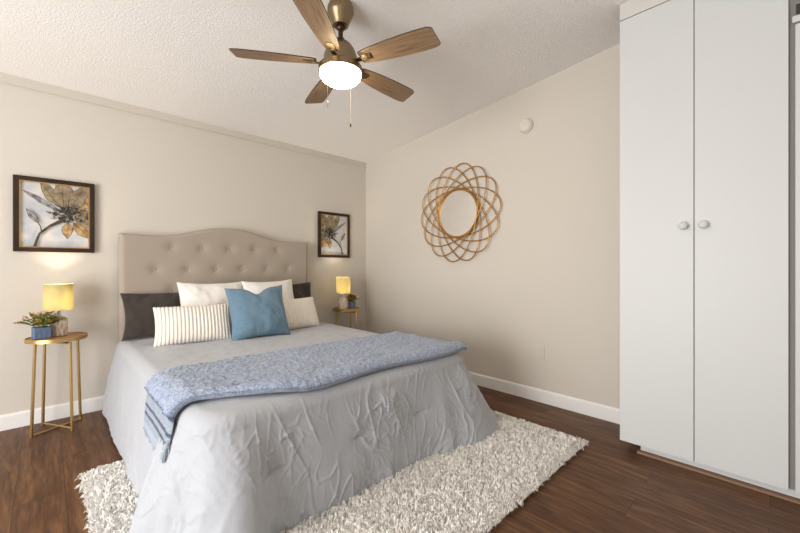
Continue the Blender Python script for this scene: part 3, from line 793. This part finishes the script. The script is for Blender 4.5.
def potted_plant(label, loc, w, h, taper, spread, height, seed, rz):
    t = thing('potted_plant', label, 'plant', loc, rz, 'plants on the side tables')
    mb = MB(); wt = w/2; wb = w/2*taper; ti = .005
    if taper < .95:
        mb.lathe([(0, .001), (wb, .001), (wt, h), (wt-ti, h), (wt-ti-.002, h-.014), (0, h-.014)], 32)
    else:
        o_ = [(-wb, -wb), (wb, -wb), (wb, wb), (-wb, wb)]
        v = [(x, y, .001) for x, y in o_]+[(x, y, h) for x, y in o_]+[(x*(1-2*ti/w), y*(1-2*ti/w), h) for x, y in o_]+[(x*(1-2*ti/w), y*(1-2*ti/w), h-.014) for x, y in o_]
        f = [(3, 2, 1, 0)]
        for lv in range(3):
            for i in range(4): f.append((lv*4+i, lv*4+(i+1) % 4, lv*4+4+(i+1) % 4, lv*4+4+i))
        f.append((12, 13, 14, 15)); mb.add(v, f)
    mb.build('planter', M['planter'], t, smooth=40, bevel=.002)
    mb = MB(); s_ = wt-ti-.003 if taper >= .95 else wt*.82
    mb.box(-s_*.85, s_*.85, -s_*.85, s_*.85, h-.0135, h-.008); mb.build('soil', M['soil'], t, smooth=0)
    rr = random.Random(seed); mb = MB()
    for k in range(46):
        a = rr.uniform(0, 6.283); q = rr.uniform(.25, 1); ex_ = spread*q
        zt = h+height*(1.1-q*.75)*rr.uniform(.75, 1.1)
        p0 = Vector((rr.uniform(-.5, .5)*w*.6, rr.uniform(-.5, .5)*w*.6, h-.01))
        p2 = Vector((ex_*math.cos(a), ex_*math.sin(a)*.8, zt)); p1 = (p0+p2)/2+Vector((0, 0, .02))
        pts = [p0*(1-s)**2+p1*2*s*(1-s)+p2*s*s for s in (0, .25, .5, .75, 1)]
        mb.tube(pts, .0009, 4, mi=0)
        for n_ in range(9):
            s = .25+.75*n_/8; p = p0*(1-s)**2+p1*2*s*(1-s)+p2*s*s
            for sd in (0, 1):
                aa = rr.uniform(0, 6.283); d = Vector((math.cos(aa), math.sin(aa), rr.uniform(.1, .9))).normalized()
                sdv = d.cross(Vector((rr.gauss(0, .3), rr.gauss(0, .3), 1))).normalized(); nn = d.cross(sdv)
                ln = rr.uniform(.013, .023); wd = ln*.40
                mi = 2 if (s > .85 and rr.random() < .55) else (1 if rr.random() < .35+.25*s else 0)
                mb.add([p, p+d*ln*.45+sdv*wd+nn*.002, p+d*ln, p+d*ln*.45-sdv*wd+nn*.002, p+d*ln*.5-nn*.001], [(0, 1, 4), (1, 2, 4), (2, 3, 4), (3, 0, 4)], mi)
    mb.build('foliage', [M['leaf'], M['leaf2'], M['leaf3']], t, smooth=0)
potted_plant('small green and rust plant in a square blue pot on the left side table', (-2.972, -.235, TZ), .082, .078, 1.0, .125, .12, 4, R(12))
potted_plant('small green and rust plant in a round blue pot on the corner side table', (-.375, -.215, TZ), .086, .075, .82, .10, .10, 9, 0)

# ---------------------------------------------------------------- ceiling fan
FX, FY = -1.73, -1.94; fc = ceil_z(FY); BZ = 2.283
fan = thing('ceiling_fan', 'five-blade wood and bronze ceiling fan with a lit frosted globe over the bed', 'ceiling fan', (FX, FY, BZ))
zc = fc-BZ
mb = MB(); mb.lathe([(0, zc+.004), (.066, zc+.004), (.066, zc-.016), (.074, zc-.019), (.076, zc-.046), (.071, zc-.058), (.050, zc-.104), (.044, zc-.122), (.030, zc-.126), (.026, zc-.118), (0, zc-.118)], 40); mb.build('canopy', M['antique'], fan, smooth=35)
mb = MB(); mb.lathe([(0, zc-.10), (.020, zc-.112), (.026, zc-.128), (.022, zc-.142), (.0135, zc-.15), (.0135, .145), (.024, .142), (.028, .128), (.028, .10)], 24); mb.build('downrod', M['dark_bronze'], fan, smooth=40)
mb = MB(); mb.lathe([(0, .124), (.034, .123), (.050, .117), (.066, .102), (.082, .076), (.094, .044), (.100, .016), (.101, -.008), (.096, -.014), (0, -.014)], 48); mb.build('motor_housing', M['antique'], fan, smooth=35)
mb = MB(); mb.lathe([(0, -.013), (.106, -.013), (.119, -.016), (.124, -.022), (.1245, -.048), (.121, -.053), (.112, -.053), (0, -.050)], 56); mb.build('light_ring', M['antique'], fan, smooth=35)
mb = MB(); mb.lathe([(.110, -.050), (.118, -.056), (.116, -.072), (.104, -.090), (.082, -.106), (.050, -.117), (.02, -.121), (0, -.1215)], 48)
mb.build('globe', M['globe'], fan, smooth=80)
def blade_outline():
    top = [(.135, .038), (.16, .046), (.22, .054), (.30, .062), (.40, .068), (.50, .070), (.55, .068), (.580, .061), (.588, .052)]
    bot = [(x, -y) for x, y in top[::-1]]
    bot[0] = (.578, -.052); bot[1] = (.570, -.061)
    return top+bot
for i in range(5):
    an = R(146.5-72*i)
    mb = MB(); ol = blade_outline(); ol = ol[::-1]; n = len(ol)
    mb.add([(x, y, -.003) for x, y in ol]+[(x, y, .003) for x, y in ol], [tuple(range(n)), tuple(range(2*n-1, n-1, -1))], 0)
    mb.add([(x, y, -.003) for x, y in ol]+[(x, y, .003) for x, y in ol], [(k, n+k, n+(k+1) % n, (k+1) % n) for k in range(n)], 1)
    b_ = mb.build('blade', [M['blade'], M['blade_edge']], fan, smooth=0)
    b_.matrix_local = Matrix.Rotation(an, 4, 'Z') @ Matrix.Translation((0, 0, .004)) @ Matrix.Rotation(R(-12), 4, 'X')
    mb = MB(); mb.box(.138, .205, -.021, .021, -.008, -.003)
    mb.box(.085, .150, -.013, .013, -.012, -.006)
    for (sx, sy) in ((.150, -.009), (.150, .009), (.192, 0)): mb.lathe([(0, -.011), (.003, -.0105), (.004, -.008)], 8, (sx, sy, 0))
    mb.build('blade_arm', M['antique'], b_, smooth=0)
S2 = math.sqrt(.5)
for (x, y, zt, zb, fobm, fl_) in ((-.1185, -.048, -.035, -.262, 'chain', .034), (.112, .056, -.035, -.293, 'dark_bronze', .022)):
    mb = MB(); mb.tube([(x*.93, y*.93, zt+.004), (x, y, zt), (x, y, zb)], .0012, 6)
    c_ = mb.build('pull_chain', M['chain'], fan, smooth=60)
    mb = MB(); mb.lathe([(0, 0), (.003, -.002), (.0045, -.010), (.0045, -fl_), (0, -fl_-.003)], 12, (x, y, zb)); mb.build('pull_fob', M[fobm], c_, smooth=50)
